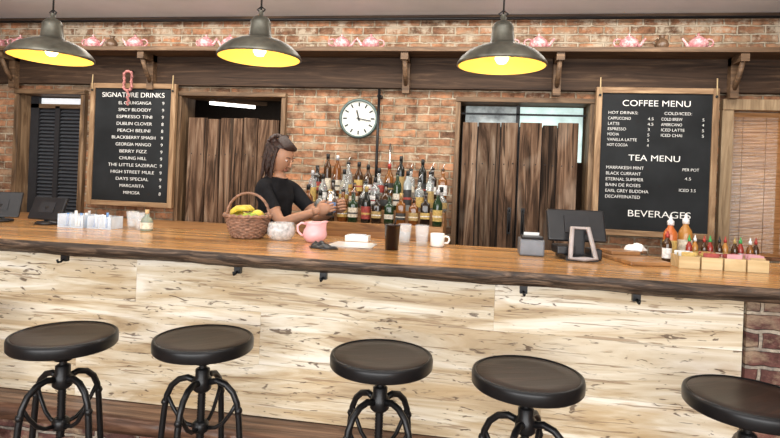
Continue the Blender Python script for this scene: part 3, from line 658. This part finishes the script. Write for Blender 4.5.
def hand(wr,el,n,q):
    d=(wr-el).normalized(); n=(n-d*n.dot(d)).normalized(); s=d.cross(n)
    if s.z<0: s=-s
    R=Matrix((d,n,s)).transposed()
    q.ball(wr+d*.045,(.05,.017,.038),skinM,seg=16,R=R)
    q.tube([wr-d*.02,wr,wr+d*.03],[.024,.023,.022],skinM,seg=10)
    for k,(o,l) in enumerate(((.027,.95),(.009,1.05),(-.009,1.0),(-.026,.8))):
        b=wr+d*.078+s*o
        q.tube([b,b+(d*.028+n*.008)*l,b+(d*.036+n*.034)*l,b+(d*.02+n*.054)*l,b+(d*.012+n*.058)*l],[.0095,.009,.0085,.0075,.004],skinM,seg=8)
    q.tube([wr+d*.02+s*.022,wr+d*.04+s*.042+n*.012,wr+d*.06+s*.045+n*.03,wr+d*.075+s*.04+n*.045],[.012,.011,.0095,.005],skinM,seg=8)
    return wr+d*.085+n*.034
q=MB(); hp1=hand(hands[1][1],hands[1][0],Vector((.1,1,0)),q); hp2=hand(hands[-1][1],hands[-1][0],Vector((-.6,-.8,0)),q); q.done('hands',per)
q=MB(); q.lathe([(.026,-.055),(.03,-.05),(.032,.04),(.028,.06),(.018,.075),(.018,.095),(0,.097)],steelM,c=hp1,seg=20); q.lathe([(.0325,-.03),(.0328,.03)],blu,c=hp1,seg=20,cap=False); q.done('cocktail_shaker',per)
# head
hc=P(.045,0,1.515); yaw=math.atan2(f.y,f.x)
HR=(Matrix.Rotation(yaw+.12,3,'Z')@Matrix.Rotation(math.radians(26),3,'Y'))
def hf(v):
    v=v.copy()
    if v.z<0: k=1+v.z*.28*(1 if v.x>-.2 else 1.1); v.y*=k; v.x=v.x*(1+v.z*.12)+(-v.z)*.06
    if v.x>.55: v.x*=.97
    return v
q=MB()
q.ball(hc,(.088,.070,.112),skinM,seg=32,R=HR,fn=hf)
def hl(x,y,z): return hc+HR@Vector((x,y,z))
q.tube([hl(.084,0,.02),hl(.092,0,-.006),hl(.101,0,-.022),hl(.088,0,-.030)],[.005,.008,.010,.007],skinM,seg=8)
q.ball(hl(.090,.008,-.026),(.007,.006,.005),skinM,seg=8); q.ball(hl(.090,-.008,-.026),(.007,.006,.005),skinM,seg=8)
eyeW=plain('eye_white',(.8,.78,.75),.2); iris=plain('iris',(.03,.015,.01),.1); lip=plain('lips',(.33,.13,.09),.4)
for sd in(1,-1):
    q.ball(hl(.072,.028*sd,.008),(.010,.013,.007),eyeW,seg=12,R=HR); q.ball(hl(.080,.029*sd,.006),.0045,iris,seg=8)
    q.tube([hl(.083,.014*sd,.026),hl(.083,.03*sd,.031),hl(.072,.046*sd,.026)],.003,hairM,seg=6)
    q.ball(hl(.078,.029*sd,.014),(.009,.014,.005),skinM,seg=10,R=HR)
    q.ball(hl(-.002,.071*sd,-.005),(.016,.007,.026),skinM,seg=12,R=HR)
q.tube([hl(.078,-.018,-.057),hl(.084,-.008,-.055),hl(.085,0,-.057),hl(.084,.008,-.055),hl(.078,.018,-.057)],[.002,.004,.005,.004,.002],lip,seg=8)
q.tube([hl(.077,-.015,-.062),hl(.082,0,-.065),hl(.077,.015,-.062)],[.002,.005,.002],lip,seg=8)
q.done('head',per)
def capf(v):
    v=v.copy()
    if v.x>.35 and v.z<.55: v*= .84
    if v.z<-.35: v*=.85
    return v
q=MB(); q.ball(hl(-.018,0,.016),(.096,.080,.116),hairM,seg=32,R=HR,fn=capf)
for k in range(17):
    y=-.070+.140*k/16
    q.tube([hl(.066*math.sqrt(max(0,1-(y/.09)**2)),y,.072),hl(.04,y*.98,.112-abs(y)*.45),hl(-.03,y*.85,.132-abs(y)*.4),hl(-.095,y*.5,.08)],[.008+.002*(j%2) for j in range(4)],hairM,seg=6)
q.ball(hl(-.07,0,.075),(.062,.066,.055),hairM,seg=14)
for k in range(60):
    a=rnd(-1,1); b=rnd(-1,1); L_=rnd(.26,.46); st_=hl(-.07+.025*b,.065*a,.10+.03*b); pts=[]
    for j in range(23):
        t=j/22; p=st_+rt*(.025*a*t+.006*math.sin(j*.8+k))-f*(.065*math.sin(min(1,t*1.6)*2.2)*(1+.5*b)+.01*t)+Vector((0,0,.04*math.sin(t*3)-L_*t**1.15))
        if p.z<1.36: p-=f*.035
        pts.append(p)
    q.tube(pts,[.0085+.003*math.sin(j*2.2+k) for j in range(23)],hairM,seg=6)
for k in range(12):
    st_=hl(.0-.008*k,-.074,.06); L_=rnd(.12,.26)
    q.tube([st_+rt*.012*math.sin(t/12*3)-f*(.04*t/12)+Vector((0,0,-L_*t/12)) for t in range(13)],[.0075+.0025*math.sin(j*2.2+k) for j in range(13)],hairM,seg=6)
q.done('braids',per)
# ---------------------------------------------------------------- lights
def area(name,loc,rot,sx,sy,en,col=(1,1,1)):
    l=bpy.data.lights.new(name,'AREA'); l.shape='RECTANGLE'; l.size=sx; l.size_y=sy; l.energy=en; l.color=col
    o=bpy.data.objects.new(name,l); C.collection.objects.link(o); o.location=loc; o.rotation_euler=rot; return o
area('storefront_daylight',(-.5,-3.6,1.6),(math.radians(90),0,0),7,2.3,390,(1,.985,.96))
area('ceiling_light',(-1,1.0,2.74),(0,0,0),5,1.0,60,(1,.97,.92))
area('back_bar_light',(-1,3.7,2.74),(math.radians(15),0,0),6,.5,100,(1,.94,.85))
area('outdoor_light',(2.4,5.6,1.6),(math.radians(-90),0,0),1.4,1.6,22,(1,.97,.9))
w=bpy.data.worlds.new('sky'); C.scene.world=w; w.use_nodes=True; bg=w.node_tree.nodes['Background']; bg.inputs[0].default_value=(.85,.92,1,1); bg.inputs[1].default_value=1.0
try: C.scene.view_settings.view_transform='Standard'
except Exception: pass
# ---------------------------------------------------------------- camera
cam=bpy.data.cameras.new('camera'); co=bpy.data.objects.new('camera',cam); C.collection.objects.link(co); C.scene.camera=co
cam.sensor_width=36; cam.lens=36*540/780*ZOOM; cam.shift_x=ZOOM*(CX-390)/780; cam.shift_y=ZOOM*(180-CY)/780; cam.clip_start=.05
ps=math.radians(8.9); ro=math.radians(2.3)
Mx=Matrix.Rotation(ps,4,'Z')@Matrix.Rotation(math.pi/2,4,'X')@Matrix.Rotation(ro,4,'Z')
co.matrix_world=Matrix.Translation((0,0,1.39))@Mx
